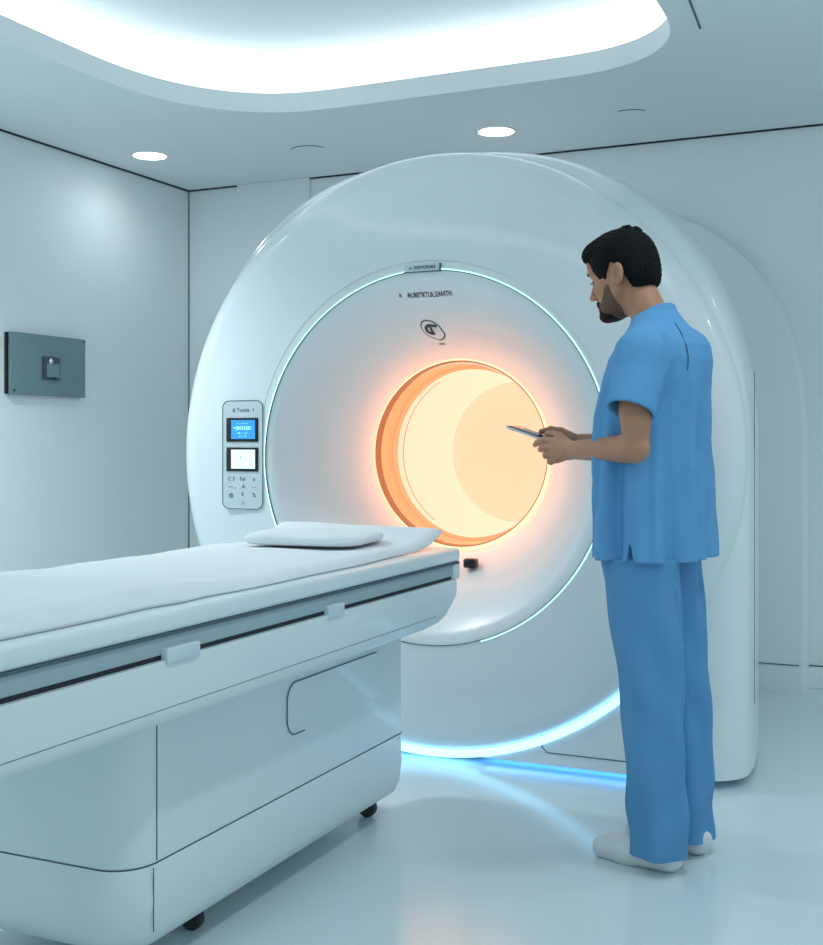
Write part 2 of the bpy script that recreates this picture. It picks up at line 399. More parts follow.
def tilt_at(z): return math.atan2(dish_y(z-.01)-dish_y(z+.01), .02)
for s, xc, zc, sz, nm in (('AUI0TRTUL.EANTH', -1.756, 1.715, .0245, 'dish_lettering'), ('*', -1.872, 1.710, .030, 'dish_lettering')):
    o = text(nm, s, (xc, 0, zc), sz, INK, depth=.001, sx=.85); conform(o); adopt(o)
# emblem: outlined leaning oval with a bold C and wedge
ez = 1.598; ey = dish_y(ez); tl = tilt_at(ez)
ME = Matrix.Translation((-1.802, 0, ez)) @ Matrix.Diagonal((1.1, 1, 1.1, 1)) @ Matrix.Rotation(math.pi/2, 4, 'X')
def emb(name, pts, m, z0=0, d=.0015, closed=True):
    o = loft(name, [[(x, y, z0) for x, y in pts], [(x, y, z0+d) for x, y in pts]], m, None, auto=30); o.data.transform(ME); conform(o); adopt(o); return o
def blob(sc, dx=0, dy=0):
    P = []
    for i in range(48):
        a = 2*math.pi*i/48; x = .036*math.cos(a); y = .026*math.sin(a)
        if x > 0 and y < 0: x *= 1.12; y *= 1.1
        P.append((x*sc*.92+dx, (y*1.05-.16*x)*sc+dy))
    return P
emb('emblem_outline', blob(1.08), INK); emb('emblem_field', blob(.98), TWHITE, z0=.0008)
def ringseg(cx, cy, r0, r1, a0, a1, n=20, sy=.8):
    return [(cx+r1*math.cos(a0+(a1-a0)*i/n), cy+r1*sy*math.sin(a0+(a1-a0)*i/n)) for i in range(n+1)]+[(cx+r0*math.cos(a1+(a0-a1)*i/n), cy+r0*sy*math.sin(a1+(a0-a1)*i/n)) for i in range(n+1)]
emb('emblem_letter', ringseg(-.003, .001, .011, .021, math.radians(60), math.radians(300)), INK, z0=.003)
emb('emblem_letter', [(-.006, .017), (.022, .015), (.022, .008), (.002, .009), (.002, -.014), (-.006, -.014)], INK, z0=.0034)
emb('emblem_letter', [(.004, .004), (.022, .007), (.017, -.008), (.006, -.014)], PANEL, z0=.0052)
emb('emblem_underline', [(.0, -.044), (.022, -.044), (.022, -.046), (.0, -.046)], INK)
# small black sensor on a stub below the bore
kz = .705; ky = dish_y(kz)
adopt(tube('sensor_stub', [(-1.665, ky+.01, kz+.004), (-1.665, ky-.035, kz+.004)], .012, GLOSS, n=16))
adopt(box('sensor', -1.692, -1.642, ky-.065, ky-.02, kz-.010, kz+.026, BLACK, bev=.009))

# ------------------------------------------------------------------ patient table
TX = -1.755; TXR = -1.43; TXL = 2*TX-TXR; TY0, TY1 = .95, 3.5
tab = empty('patient_table', (TX, 2.5, 0)); tag(tab, 'long white motorised patient table leading to the scanner bore', 'patient table')
def T(o): return adopt(o, tab)
T(box('table_top', TXL, TXR, TY0, TY1, .793, .837, TWHITE, bev=.012, seg=4))
T(box('table_top_seam', TXL+.002, TXR-.002, TY0+.02, TY1-.004, .787, .794, SEAM))
T(box('side_rail', TXL+.008, TXR-.008, TY0+.02, TY1-.010, .750, .789, RAIL, bev=.003))
T(box('rail_gap', TXL+.018, TXR-.012, TY0+.03, TY1-.05, .738, .752, GAP))
T(box('rail_end_block', TXR-.06, TXR-.002, TY1-.05, TY1-.001, .740, .7935, TWHITE, bev=.003))
# lower housing: side outline swept across with rounded ends
side = [(TY0, .74), (3.49, .74), (3.497, .725), (3.49, .69), (3.465, .652), (3.42, .625), (3.36, .61), (3.25, .603), (TY0, .603)]
def sidering(x, s):
    cz = .67; out = []
    for y, z in side:
        out.append((x, y-(s*.8 if y > 2 else -s*.5), z+(s if z < cz else 0)))
    return out
rings = []
for x, s in ((TXL+.02, .05), (TXL+.002, .022), (TXL, .0),):
    rings.append(sidering(x, s))
rr = [sidering(TXL+.05, .0)]
seq = [(TXL, .040), (TXL+.004, .022), (TXL+.015, .008), (TXL+.035, 0), (TXR-.035, 0), (TXR-.015, .008), (TXR-.004, .022), (TXR, .040)]
T(loft('bed_housing', [sidering(x, s) for x, s in seq], TWHITE, auto=35))
T(tube('housing_seam', [(TXR+.0005, y,   .644) for y in (TY0+.05, 2, 3.0, 3.3)], .0006, SEAM))
for y, ww in ((2.0, .062), (2.657, .045)):
    b = box_bm(TXR-.012, TXR+.007, y-ww*.92, y+ww*.92, .732, .764, .004); T(from_bm('clip', b, CLEAR, auto=40))
# pedestal
PXR, PXL, PY0, PY1 = -1.575, -2.14, 2.02, 3.385
def prr(e, z, r=.09): return [(x, y, z) for x, y in rrect(PXL-e, PXR+e, PY0-e, PY1+e, r+e*.5, 10, rs=(.03, .03, r, r))]
def prr2(e, z, r=.09, ex=0): return [(x, y, z) for x, y in rrect(PXL-e, PXR+e, PY0-e*1.0-ex, PY1+e*.5, r, 10, rs=(.05, .05, r, r))]
T(loft('table_pedestal', [prr(0, .262), prr(0, .61)], TWHITE, auto=40))
T(loft('pedestal_seam_band', [prr(.001, .2605), prr(.0015, .264)], SEAM, auto=40))
T(loft('pedestal_base', [prr2(-.035, .075), prr2(-.012, .085), prr2(.002, .12), prr2(.008, .18), prr2(.006, .235), prr2(.001, .2605)], TWHITE, auto=50))
T(tube('panel_seam', [(PXR+.0005, PY0+.09, z) for z in (.268, .45, .6)], .0014, SEAM))
T(tube('panel_seam', [(PXR+.007, PY0+.07, z) for z in (.12, .18, .235, .258)], .0012, SEAM))
T(tube('panel_seam', [(PXL+.06, PY0-.004, z) for z in (.12, .18, .235, .258)], .0012, SEAM))
# access panel outline on the pedestal side
yz = rrect(2.80, 3.52, .45, .565, .035); yz = [(y, z) for y, z in yz if y < 3.27]
def ap(x, y0_, y1_):
    P = rrect(y0_, y1_, .452, .575, .04)
    return [(x, y, z) for y, z in P]
def ap(x, y0_, y1_): return [(x, y, z) for y, z in rrect(y0_, y1_, .408, .545, .045)]
T(loft('access_panel', [ap(PXR-.004, 2.66, 3.25), ap(PXR+.002, 2.66, 3.25)], TWHITE, auto=30))
T(tube('access_panel_seam', [(PXR+.003, y, z) for y, z in [(3.18, .545)]+arc(2.705, .50, .045, math.pi/2, math.pi, 8)+arc(2.705, .453, .045, math.pi, 1.5*math.pi, 8)+[(2.75, .408)]], .0016, SEAM))
# casters
def caster(x, y):
    o = T(lathe_y('caster', [(.001, y-.014), (.024, y-.014), (.030, y-.009), (.030, y+.009), (.024, y+.014), (.001, y+.014)], x, .030, TYRE, n=28))
    b = box_bm(x-.022, x+.022, y-.022, y+.022, .045, .095, .006); h = from_bm('caster_fork', b, CLEAR, auto=40); h.parent = o
for x in (-1.672, -2.0):
    for y in (2.38, 3.32): caster(x, y)

# mattress pad with a soft wavy edge, curled up at the scanner end
def pad():
    nx, ny = 28, 150; x0, x1 = -2.075, -1.475; Y0, Y1 = 1.0, 3.452
    rng = np.random.default_rng(4)
    top = []; bot = []
    for j in range(ny+1):
        y = Y0+(Y1-Y0)*j/ny
        curl = max(0, (y-3.24)/.23)**2*.058
        we = .008*math.sin(y*5.1+1)+.005*math.sin(y*11.3+.4)+.014*math.exp(-((y-2.06)/.07)**2)*1.0-.022*max(0, 1-abs(y-1.9)/.35)*0
        th = float(np.interp(y, [1, 1.9, 2.25, 3.2, 3.5], [.046, .042, .030, .019, .030]))+.003*math.sin(y*4.0+2)+.007*math.exp(-((y-1.98)/.10)**2)
        rt, rb = [], []
        for i in range(nx+1):
            u = i/nx; x = x0+(x1+we-x0)*u
            e = min(u, 1-u)/.07; r = math.sqrt(max(0, 1-(1-min(1, e))**2))
            ee = min(1, (y-Y0)/.03, (Y1-y)/.03); re = math.sqrt(max(0, 1-(1-ee)**2))
            wr = .0016*math.sin(9*x+13*y)+.0012*math.sin(23*x-7*y+1)+.001*math.sin(31*y+5*x)
            h = th*(.22+.78*r*max(.25, re))+wr*r
            z = .838+curl
            rt.append((x, y, z+h)); rb.append((x, y, z+.001))
        top.append(rt); bot.append(rb)
    bm = bmesh.new(); TT = [[bm.verts.new(p) for p in r] for r in top]; BB = [[bm.verts.new(p) for p in r] for r in bot]
    for j in range(ny):
        for i in range(nx):
            bm.faces.new((TT[j][i], TT[j][i+1], TT[j+1][i+1], TT[j+1][i])); bm.faces.new((BB[j][i], BB[j+1][i], BB[j+1][i+1], BB[j][i+1]))
        bm.faces.new((TT[j][0], TT[j+1][0], BB[j+1][0], BB[j][0])); bm.faces.new((TT[j][nx], BB[j][nx], BB[j+1][nx], TT[j+1][nx]))
    for i in range(nx):
        bm.faces.new((TT[0][i], BB[0][i], BB[0][i+1], TT[0][i+1])); bm.faces.new((TT[ny][i], TT[ny][i+1], BB[ny][i+1], BB[ny][i]))
    return from_bm('mattress_pad', bm, FABRIC, smooth=True)
tag(pad(), 'thin white padded sheet spread along the patient table, its end curled up', 'mattress pad')
# pillow
def pillow():
    bm = bmesh.new(); N = 36; c = Vector((-1.765, 3.15, .8815)); hx, hy, hz = .190, .150, .0195; a0 = math.radians(8)
    def sq(a, e): ca, sa = math.cos(a), math.sin(a); return math.copysign(abs(ca)**e, ca), math.copysign(abs(sa)**e, sa)
    rings = []
    for k in range(1, 20):
        ph = -math.pi/2+math.pi*k/20; cp_, sp = math.cos(ph), math.sin(ph)
        rr_ = abs(cp_)**.30; zz = math.copysign(abs(sp)**.75, sp)
        ring = []
        for i in range(72):
            x, y = sq(2*math.pi*i/72, .36); X = x*hx*rr_; Yv = y*hy*rr_
            Z = hz*zz*(1.0)+.002*math.sin(X*30+Yv*12)*(zz > 0)
            ring.append(c+Vector((X*math.cos(a0)-Yv*math.sin(a0), X*math.sin(a0)+Yv*math.cos(a0), Z+.004)))
        rings.append(ring)
    return loft('pillow', rings, FABRIC, auto=180)
tag(pillow(), 'flat white rectangular pillow lying on the padded sheet near the scanner', 'pillow')

# ------------------------------------------------------------------ slate plate on the left wall
wp = empty('wall_panel', (XL, 4.71, 1.555)); tag(wp, 'flat slate grey rectangular panel mounted on the left wall', 'wall panel')
def W(o): return adopt(o, wp)
W(box('backing', XL, XL+.014, 4.405, 4.955, 1.405, 1.705, BLACK))
W(box('plate', XL+.012, XL+.030, 4.418, 4.96, 1.402, 1.708, PLATE, bev=.002))
dv = W(box('switch', XL+.028, XL+.042, 4.635, 4.755, 1.483, 1.600, PLATE2, bev=.003)); dv['label'] = 'small dark switch box with a chrome disc'
W(box('switch_face', XL+.041, XL+.046, 4.655, 4.745, 1.497, 1.565, PLATE, bev=.002))
W(from_bm('switch_disc', (lambda b: (bmesh.ops.create_uvsphere(b, u_segments=20, v_segments=10, radius=.015, matrix=Matrix.Translation((XL+.045, 4.682, 1.577)) @ Matrix.Diagonal((.5, 1, 1, 1))), b)[1])(bmesh.new()), CHROME, smooth=True))
W(text('switch_marking', '=: ABle', (XL+.0465, 4.696, 1.492), .016, INK, rz=math.pi/2))
W(box('screw', XL+.030, XL+.033, 4.435, 4.445, 1.418, 1.428, BLACK))
W(box('screw', XL+.030, XL+.033, 4.945, 4.953, 1.690, 1.698, BLACK))

# ------------------------------------------------------------------ signed-distance modelling for the person
def surface_nets(F, xs, ys, zs):
    ins = F < 0
    nx, ny, nz = F.shape
    cnt = np.zeros((nx-1, ny-1, nz-1), np.int8)
    for i in (0, 1):
        for j in (0, 1):
            for k in (0, 1): cnt += ins[i:nx-1+i, j:ny-1+j, k:nz-1+k]
    act = (cnt > 0) & (cnt < 8); idx = np.argwhere(act)
    vid = -np.ones(act.shape, np.int64); vid[act] = np.arange(len(idx))
    pos = np.zeros((len(idx), 3)); num = np.zeros(len(idx)); I, J, K = idx.T
    A = (xs, ys, zs)
    for ax in range(3):
        for a in (0, 1):
            for b in (0, 1):
                o = [0, 0, 0]; oth = [q for q in range(3) if q != ax]; o[oth[0]] = a; o[oth[1]] = b
                p0 = (I+o[0], J+o[1], K+o[2]); o[ax] = 1; p1 = (I+o[0], J+o[1], K+o[2])
                f0, f1 = F[p0], F[p1]; m = (f0 < 0) != (f1 < 0); t = f0[m]/(f0[m]-f1[m])
                for c in range(3):
                    c0 = A[c][p0[c][m]]; c1 = A[c][p1[c][m]]; pos[m, c] += c0+(c1-c0)*t
                num[m] += 1
    pos /= num[:, None]
    quads = []
    for ax in range(3):
        s0 = [slice(None)]*3; s1 = [slice(None)]*3; s0[ax] = slice(0, -1); s1[ax] = slice(1, None)
        ch = ins[tuple(s0)] != ins[tuple(s1)]; e = np.argwhere(ch); oth = [q for q in range(3) if q != ax]
        ok = (e[:, oth[0]] > 0) & (e[:, oth[1]] > 0) & (e[:, oth[0]] < F.shape[oth[0]]-1) & (e[:, oth[1]] < F.shape[oth[1]]-1); e = e[ok]
        def v(a, b):
            q = e.copy(); q[:, oth[0]] -= a; q[:, oth[1]] -= b; return vid[q[:, 0], q[:, 1], q[:, 2]]
        Q4 = np.stack([v(1, 1), v(0, 1), v(0, 0), v(1, 0)], 1)
        flip = ins[e[:, 0], e[:, 1], e[:, 2]]
        if ax == 1: flip = ~flip
        Q4[~flip] = Q4[~flip][:, ::-1]; quads.append(Q4)
    return pos, np.concatenate(quads)
class Field:
    def __init__(s, xs, ys, zs):
        s.a = [np.asarray(q, float) for q in (xs, ys, zs)]; s.F = np.full([len(q) for q in s.a], .06, np.float32)
    def _sub(s, lo, hi):
        sl = []
        for c in range(3): sl.append(slice(max(0, np.searchsorted(s.a[c], lo[c])-1), np.searchsorted(s.a[c], hi[c])+1))
        X, Y, Z = np.meshgrid(*[s.a[c][sl[c]] for c in range(3)], indexing='ij', sparse=True)
        return tuple(sl), X, Y, Z
    def op(s, fn, lo, hi, k=.01, mode='add'):
        sl, X, Y, Z = s._sub(lo, hi)
        if 0 in s.F[sl].shape: return
        d = fn(X, Y, Z).astype(np.float32); f = s.F[sl]
        if mode == 'add':
            h = np.clip(.5+.5*(f-d)/k, 0, 1); s.F[sl] = f*(1-h)+d*h-k*h*(1-h)
        elif mode == 'cut':
            d = -d; h = np.clip(.5-.5*(f-d)/k, 0, 1); s.F[sl] = f*(1-h)+d*h+k*h*(1-h)
    def cone(s, a, b, ra, rb, k=.01, mode='add'):
        a, b = np.array(a, float), np.array(b, float); ba = b-a; L = max(1e-9, float(ba@ba)); R = max(ra, rb)+.045
        def fn(X, Y, Z):
            px, py, pz = X-a[0], Y-a[1], Z-a[2]; t = np.clip((px*ba[0]+py*ba[1]+pz*ba[2])/L, 0, 1)
            return np.sqrt((px-t*ba[0])**2+(py-t*ba[1])**2+(pz-t*ba[2])**2)-(ra+(rb-ra)*t)
        s.op(fn, np.minimum(a, b)-R, np.maximum(a, b)+R, k, mode)
    def ell(s, c, r, M=None, k=.01, mode='add'):
        c = np.array(c, float); r = np.array(r, float); M = np.eye(3) if M is None else M; R = r.max()+.045
        def fn(X, Y, Z):
            x, y, z = X-c[0], Y-c[1], Z-c[2]
            q = [(M[0][i]*x+M[1][i]*y+M[2][i]*z)/r[i] for i in range(3)]
            k0 = np.sqrt(q[0]**2+q[1]**2+q[2]**2); k1 = np.sqrt((q[0]/r[0])**2+(q[1]/r[1])**2+(q[2]/r[2])**2)
            return k0*(k0-1)/np.maximum(k1, 1e-6)
        s.op(fn, c-R, c+R, k, mode)
    def chain(s, pts, rs, k=.005):
        for i in range(len(pts)-1): s.cone(pts[i], pts[i+1], rs[i], rs[i+1], k)
    def mesh(s, name, m, parent):
        v, f = surface_nets(s.F, *s.a)
        me = bpy.data.meshes.new(name); me.from_pydata(v.tolist(), [], f.tolist()); me.update()
        return link(name, me, m, parent)
def axis(*seg):   # (start, end, step) pieces
    out = []
    for a, b, h in seg: out += list(np.arange(a, b-1e-9, h))
    return np.array(out+[seg[-1][1]])
def roty(deg):    # tips local +x downwards for positive deg
    a = math.radians(deg); return np.array([[math.cos(a), 0, math.sin(a)], [0, 1, 0], [-math.sin(a), 0, math.cos(a)]])

man = empty('person', (-.776, 3.367, 0)); man.rotation_euler = (0, 0, math.atan2(.257, -.967))
tag(man, 'standing bearded person in blue scrubs with short black hair, holding a phone in both hands', 'person')
# ---- body (one continuous skin)
HO = np.array((.097, 0, 1.655)); PM = roty(13)
def hp(x, y, z): return HO+PM @ np.array((x, y, z))
B = Field(axis((-.20, -.03, .006), (-.03, .235, .003), (.235, .27, .004), (.27, .42, .0022)),
          axis((-.34, -.10, .006), (-.10, .11, .0028), (.11, .34, .005)),
          axis((.02, 1.08, .010), (1.08, 1.24, .0022), (1.24, 1.50, .006), (1.50, 1.83, .003)))
# trunk, legs (under the clothes)
B.ell((-.005, 0, 1.28), (.105, .155, .23), k=.03); B.ell((-.01, 0, 1.00), (.105, .155, .15), k=.05)
B.cone((-.045, .12, 1.410), (-.045, -.12, 1.410), .048, .048, k=.03)
for s in (1, -1):
    q = 1 if s > 0 else .68
    B.cone((-.01, .085*s, .90), (-.045, .10*s*q, .50), .070, .050, k=.03)
    B.cone((-.045, .10*s*q, .50), (-.068, .105*s*q, .10), .050, .036, k=.02)
    B.cone((-.068, .105*s*q, .06), (.06, .108*s*q, .045), .032, .024, k=.02)
# neck
B.cone((-.018, 0, 1.47), hp(-.030, 0, -.050), .054, .051, k=.022)
B.ell((.01, .0, 1.52), (.04, .03, .04), k=.02)
for s in (1, -1): B.cone((-.03, .03*s, 1.455), (-.05, .12*s, 1.42), .033, .033, k=.02)
# skull and face
B.ell(hp(-.008, 0, .035), (.093, .0735, .088), PM, k=.02)
B.ell(hp(.030, 0, -.020), (.066, .060, .085), PM, k=.02)
B.ell(hp(.035, 0, -.074), (.052, .050, .036), PM, k=.02)
B.ell(hp(.080, 0, -.096), (.020, .024, .016), PM, k=.012)
for s in (1, -1):
    B.cone(hp(.000, .054*s, -.042), hp(.065, .026*s, -.094), .015, .012, k=.02)
    B.ell(hp(.062, .040*s, -.022), (.022, .016, .018), PM, k=.015)
    B.cone(hp(.090, .010*s, .030), hp(.078, .045*s, .032), .010, .009, k=.012)
    B.ell(hp(.092, .031*s, .008), (.012, .016, .011), PM, k=.012, mode='cut')
    B.ell(hp(.075, .031*s, .008), (.0135, .0145, .0135), PM, k=.004)
B.ell(hp(.082, 0, .055), (.022, .050, .035), PM, k=.02)
B.cone(hp(.092, 0, .016), hp(.117, 0, -.030), .0075, .0095, k=.010)
for s in (1, -1): B.ell(hp(.103, .011*s, -.034), (.012, .008, .008), PM, k=.006)
B.cone(hp(.092, .016, -.064), hp(.092, -.016, -.064), .0070, .0070, k=.006)
B.cone(hp(.098, .006, -.063), hp(.098, -.006, -.063), .0055, .0055, k=.005)
B.cone(hp(.093, .012, -.077), hp(.093, -.012, -.077), .0075, .0075, k=.005)
for s in (1, -1):
    EM = PM @ roty(-12)
    B.ell(hp(-.018, .077*s, -.004), (.019, .009, .033), EM, k=.007)
    B.ell(hp(-.006, .068*s, -.006), (.018, .012, .026), EM, k=.008)
    B.ell(hp(-.014, .0865*s, -.001), (.0105, .0085, .022), EM, k=.002, mode='cut')
    B.cone(hp(-.006, .078*s, .004), hp(-.002, .078*s, -.010), .005, .005, k=.003)
# arms
SHL, ELL, WRL = (-.050, .170, 1.405), (-.062, .235, 1.158), (.222, .088, 1.150)
SHR, ELR, WRR = (-.030, -.140, 1.400), (.025, -.180, 1.170), (.285, -.075, 1.172)
for S_, E_, W_ in ((SHL, ELL, WRL), (SHR, ELR, WRR)):
    S_, E_, W_ = map(np.array, (S_, E_, W_))
    B.cone(S_, E_, .047, .036, k=.02)
    B.ell(S_*.45+E_*.55+np.array((.012, 0, 0)), (.040, .038, .075), k=.02)
    B.cone(E_, W_, .041, .0265, k=.010)
def hand(P, th, wr, s):
    # palm
    mc = [np.array(p[0]) for p in P]; w_ = np.array(wr)
    for i, m_ in enumerate(mc):
        B.cone(w_+(m_-w_)*.15, m_, .021, .0135, k=.010)
    for p in P:
        n_ = len(p); rs = [.0105, .0098, .0088, .0076][:n_] if n_ == 4 else [.0100, .0090, .0076]
        B.chain([np.array(q) for q in p], [q*1.06 for q in rs], k=.0035)
    B.chain([np.array(q) for q in th], [.0155, .0125, .0105, .0085], k=.005)
# left hand (nearest the viewer): fingers stacked and curling under the phone
hand([[(.292, .072, 1.176), (.335, .062, 1.180), (.372, .044, 1.172), (.395, .022, 1.165)],
      [(.294, .075, 1.158), (.338, .066, 1.158), (.362, .040, 1.152), (.368, .014, 1.156)],
      [(.292, .072, 1.140), (.329, .063, 1.136), (.346, .038, 1.132), (.345, .014, 1.140)],
      [(.287, .066, 1.124), (.315, .058, 1.116), (.328, .038, 1.114), (.326, .018, 1.124)]],
     [(.245, .070, 1.166), (.290, .052, 1.192), (.325, .036, 1.199), (.352, .022, 1.199)], WRL, 1)
# right hand (beyond)
hand([[(.345, -.062, 1.186), (.380, -.054, 1.183), (.402, -.036, 1.174), (.410, -.014, 1.170)],
      [(.345, -.068, 1.170), (.378, -.060, 1.164), (.392, -.036, 1.158), (.392, -.012, 1.158)],
      [(.340, -.064, 1.154), (.368, -.056, 1.145), (.380, -.034, 1.142), (.378, -.014, 1.145)],
      [(.334, -.058, 1.142), (.356, -.052, 1.130), (.364, -.034, 1.130), (.362, -.018, 1.134)]],
     [(.305, -.055, 1.186), (.342, -.042, 1.206), (.370, -.030, 1.212), (.397, -.016, 1.206)], WRR, -1)
BODY_F = B
# ---- eyes, brows
def sph(name, c, r, m, sc=(1, 1, 1), M=None, parent=man):
    b = bmesh.new(); bmesh.ops.create_uvsphere(b, u_segments=20, v_segments=12, radius=r)
    MM = Matrix.Translation(c) @ (Matrix(M.tolist()).to_4x4() if M is not None else Matrix.Identity(4)) @ Matrix.Diagonal((*sc, 1))
    b.transform(MM); return from_bm(name, b, m, parent, smooth=True)
for s in (1, -1):
    e = sph('eye', hp(.0785, .031*s, .005), .0125, EYE)
    sph('iris', hp(.0865, .031*s, .001), .0062, BLACK, (.8, 1, 1), PM, parent=e)
    tube('eyelashes', [hp(.0925, (.031+q)*s, .0055+.0-abs(q)*.25) for q in (-.012, -.006, 0, .006, .012)], .0016, HAIR, man, n=6)
    tube('eyebrow', [hp(.102-abs(q-.028)*.25-max(0, q-.03)*.6, q*s, .030+.004*math.sin((q-.01)*60)) for q in (.010, .018, .026, .034, .042, .050)], .0038, HAIR, man, n=8, radii=[.003, .0042, .0042, .004, .003, .0018])
sph('lips', hp(.0945, 0, -.0705), .010, LIPS, (.72, 1.7, .62), PM)
# ---- hair
def head_field(step=.003): return Field(axis((-.10, .26, step)), axis((-.11, .11, step)), axis((1.49, 1.84, step)))
Hf = head_field(.0027)
Hf.ell(hp(-.006, 0, .045), (.102, .083, .096), PM, k=.01)
Hf.ell(hp(-.036, 0, .0), (.072, .074, .083), PM, k=.02)
Hf.ell(hp(.055, 0, .090), (.060, .060, .042), PM, k=.02)
Hf.cone(hp(.084, .030, .084), hp(.086, -.034, .084), .020, .020, k=.015)
Hf.cone(hp(.02, 0, .118), hp(.085, 0, .100), .022, .022, k=.02)
for q in ((-.045, .01, .132), (-.062, -.005, .124), (-.072, .006, .114), (-.03, 0, .136)): Hf.ell(hp(*q), (.012, .014, .009), k=.004)
xl = np.array([-.14, -.10, -.060, -.044, -.036, -.020, .000, .022, .034, .048, .058, .072, .084, .100, .14])
zl = np.array([-.050, -.050, -.056, -.050, -.015, .024, .036, .006, -.036, -.038, .008, .030, .058, .066, .062])
def hairmask(X, Y, Z):
    x, y, z = X-HO[0], Y, Z-HO[2]
    xr = PM[0][0]*x+PM[2][0]*z; zr = PM[0][2]*x+PM[2][2]*z
    zz = np.interp(xr, xl, zl)
    d = (zz-zr)                      # positive below the hairline
    # the forehead is bare in the middle as well
    return d*.7
sl, X, Y, Z = Hf._sub((-1, -1, 0), (1, 1, 3))
mk = hairmask(X+0*Y+0*Z, Y, Z+0*X+0*Y).astype(np.float32)
strand = (.0008*np.sin(Y*520+X*90)+.0008*np.sin(X*310+Z*400+Y*90)).astype(np.float32)
k = .006; f = Hf.F+strand; h = np.clip(.5-.5*(f-mk)/k, 0, 1); Hf.F = f*(1-h)+mk*h+k*h*(1-h)
# leave the ears out
for s in (1, -1): Hf.ell(hp(-.016, .086*s, -.004), (.022, .020, .034), PM @ roty(-12), k=.006, mode='cut')
Hf.mesh('hair', HAIR, man)
# ---- beard: a thin shell over the jaw, chin and upper lip
def jaw(e):
    b_ = head_field(.0025)
    b_.ell(hp(.030, 0, -.020), (.066+e, .060+e, .085+e), PM, k=.02)
    b_.ell(hp(.035, 0, -.074), (.052+e, .050+e, .036+e), PM, k=.02)
    b_.ell(hp(.080, 0, -.096), (.020+e, .024+e, .016+e), PM, k=.012)
    for s in (1, -1):
        b_.cone(hp(.000, .054*s, -.042), hp(.065, .026*s, -.094), .015+e, .012+e, k=.02)
        b_.cone(hp(.099, .004*s, -.050), hp(.086, .026*s, -.064), .0055+e*.5, .0055+e*.5, k=.006)
    return b_
def trim_hair(b_, xb, zb, xmin):
    sl, X, Y, Z = b_._sub((-1, -1, 0), (1, 1, 3)); x, z = X-HO[0], Z-HO[2]
    xr = PM[0][0]*x+PM[2][0]*z+0*Y; zr = PM[0][2]*x+PM[2][2]*z+0*Y
    mk = np.maximum((zr-np.interp(xr, xb, zb))*.6, xmin-xr+(zr+.05)*.25).astype(np.float32)
    b_.F = np.maximum(b_.F, mk)
Bf = jaw(.0024)
trim_hair(Bf, [-.10, .012, .026, .040, .052, .066, .078, .088, .098, .13], [-.2, -.06, -.015, -.024, -.044, -.060, -.062, -.058, -.046, -.046], .020)
Bf.ell(hp(.101, 0, -.0705), (.012, .017, .0065), PM, k=.003, mode='cut')
Bf.mesh('stubble', STUB, man)
Bd = jaw(.0042)
Bd.cone(hp(.088, .010, -.088), hp(.088, -.010, -.088), .008, .008, k=.008)
trim_hair(Bd, [.03, .045, .060, .075, .083, .086, .094, .13], [-.2, -.105, -.097, -.088, -.080, -.058, -.050, -.047], .040)
Bd.ell(hp(.101, 0, -.0705), (.014, .019, .0070), PM, k=.003, mode='cut')
Bd.mesh('beard', BEARD, man)

# ---- scrub shirt
zt = np.array([.80, .84, .95, 1.05, 1.15, 1.25, 1.35, 1.41, 1.45, 1.48, 1.51, 1.545, 1.58])
ad = np.array([.150, .148, .144, .140, .138, .139, .136, .126, .110, .092, .074, .062, .059])
bw = np.array([.208, .206, .202, .198, .195, .193, .186, .174, .154, .126, .088, .066, .060])
cxs = np.array([.008, .008, .008, .010, .010, .004, -.006, -.016, -.023, -.022, -.012, .002, .012])
Sf = Field(axis((-.24, .24, .0046)), axis((-.36, .36, .0052)), axis((.82, 1.62, .005)))
def torso(off):
    def fn(X, Y, Z):
        a = np.interp(Z, zt, ad)+off; b = np.interp(Z, zt, bw)+off; c = np.interp(Z, zt, cxs)
        x, y = (X-c)/a, Y/b; r = (np.abs(x)**2.3+np.abs(y)**2.3)**(1/2.3)
        th = np.arctan2(Y/b, (X-c)/a); low = np.clip((1.40-Z)/.3, 0, 1)
        fold = low*(.0095*np.sin(7*th+2.2*Z+1.0)+.0065*np.sin(12*th-5*Z+.3)+.0030*np.sin(19*th+3*Z+2))
        fold = fold+.0030*np.sin(16*Z+5*th)*np.clip(1-np.abs(Z-1.3)/.2, 0, 1)+.0026*np.sin(24*Z-4*th)*np.clip(1-np.abs(Z-.98)/.15, 0, 1)
        return (r-1)*np.minimum(a, b)*.85+fold
    return fn
Sf.op(torso(0), (-1, -1, 0), (1, 1, 3), .004)
def sleeve_pts(s): return (np.array((-.048, .160, 1.412)), np.array((-.052, .247, 1.235))) if s > 0 else (np.array((-.015, -.125, 1.400)), np.array((.020, -.170, 1.235)))
for s in (1, -1):
    a, b = sleeve_pts(s)
    Sf.cone(a, b, .068, .0675, k=.035)
    Sf.cone((-.045, .100*s, 1.425), (-.043, (.165 if s > 0 else .118)*s, 1.412), .062, .062 if s > 0 else .056, k=.035)
    Sf.cone((-.012, .03*s, 1.482), (-.042, .12*s, 1.446), .040, .050, k=.035)
for a_, b_, r_ in (((-.118, .150, 1.455), (-.126, .164, 1.38), .009), ((.052, .150, 1.45), (.056, .168, 1.39), .006)):
    Sf.cone(a_, b_, r_, r_*.6, k=.022, mode='cut')
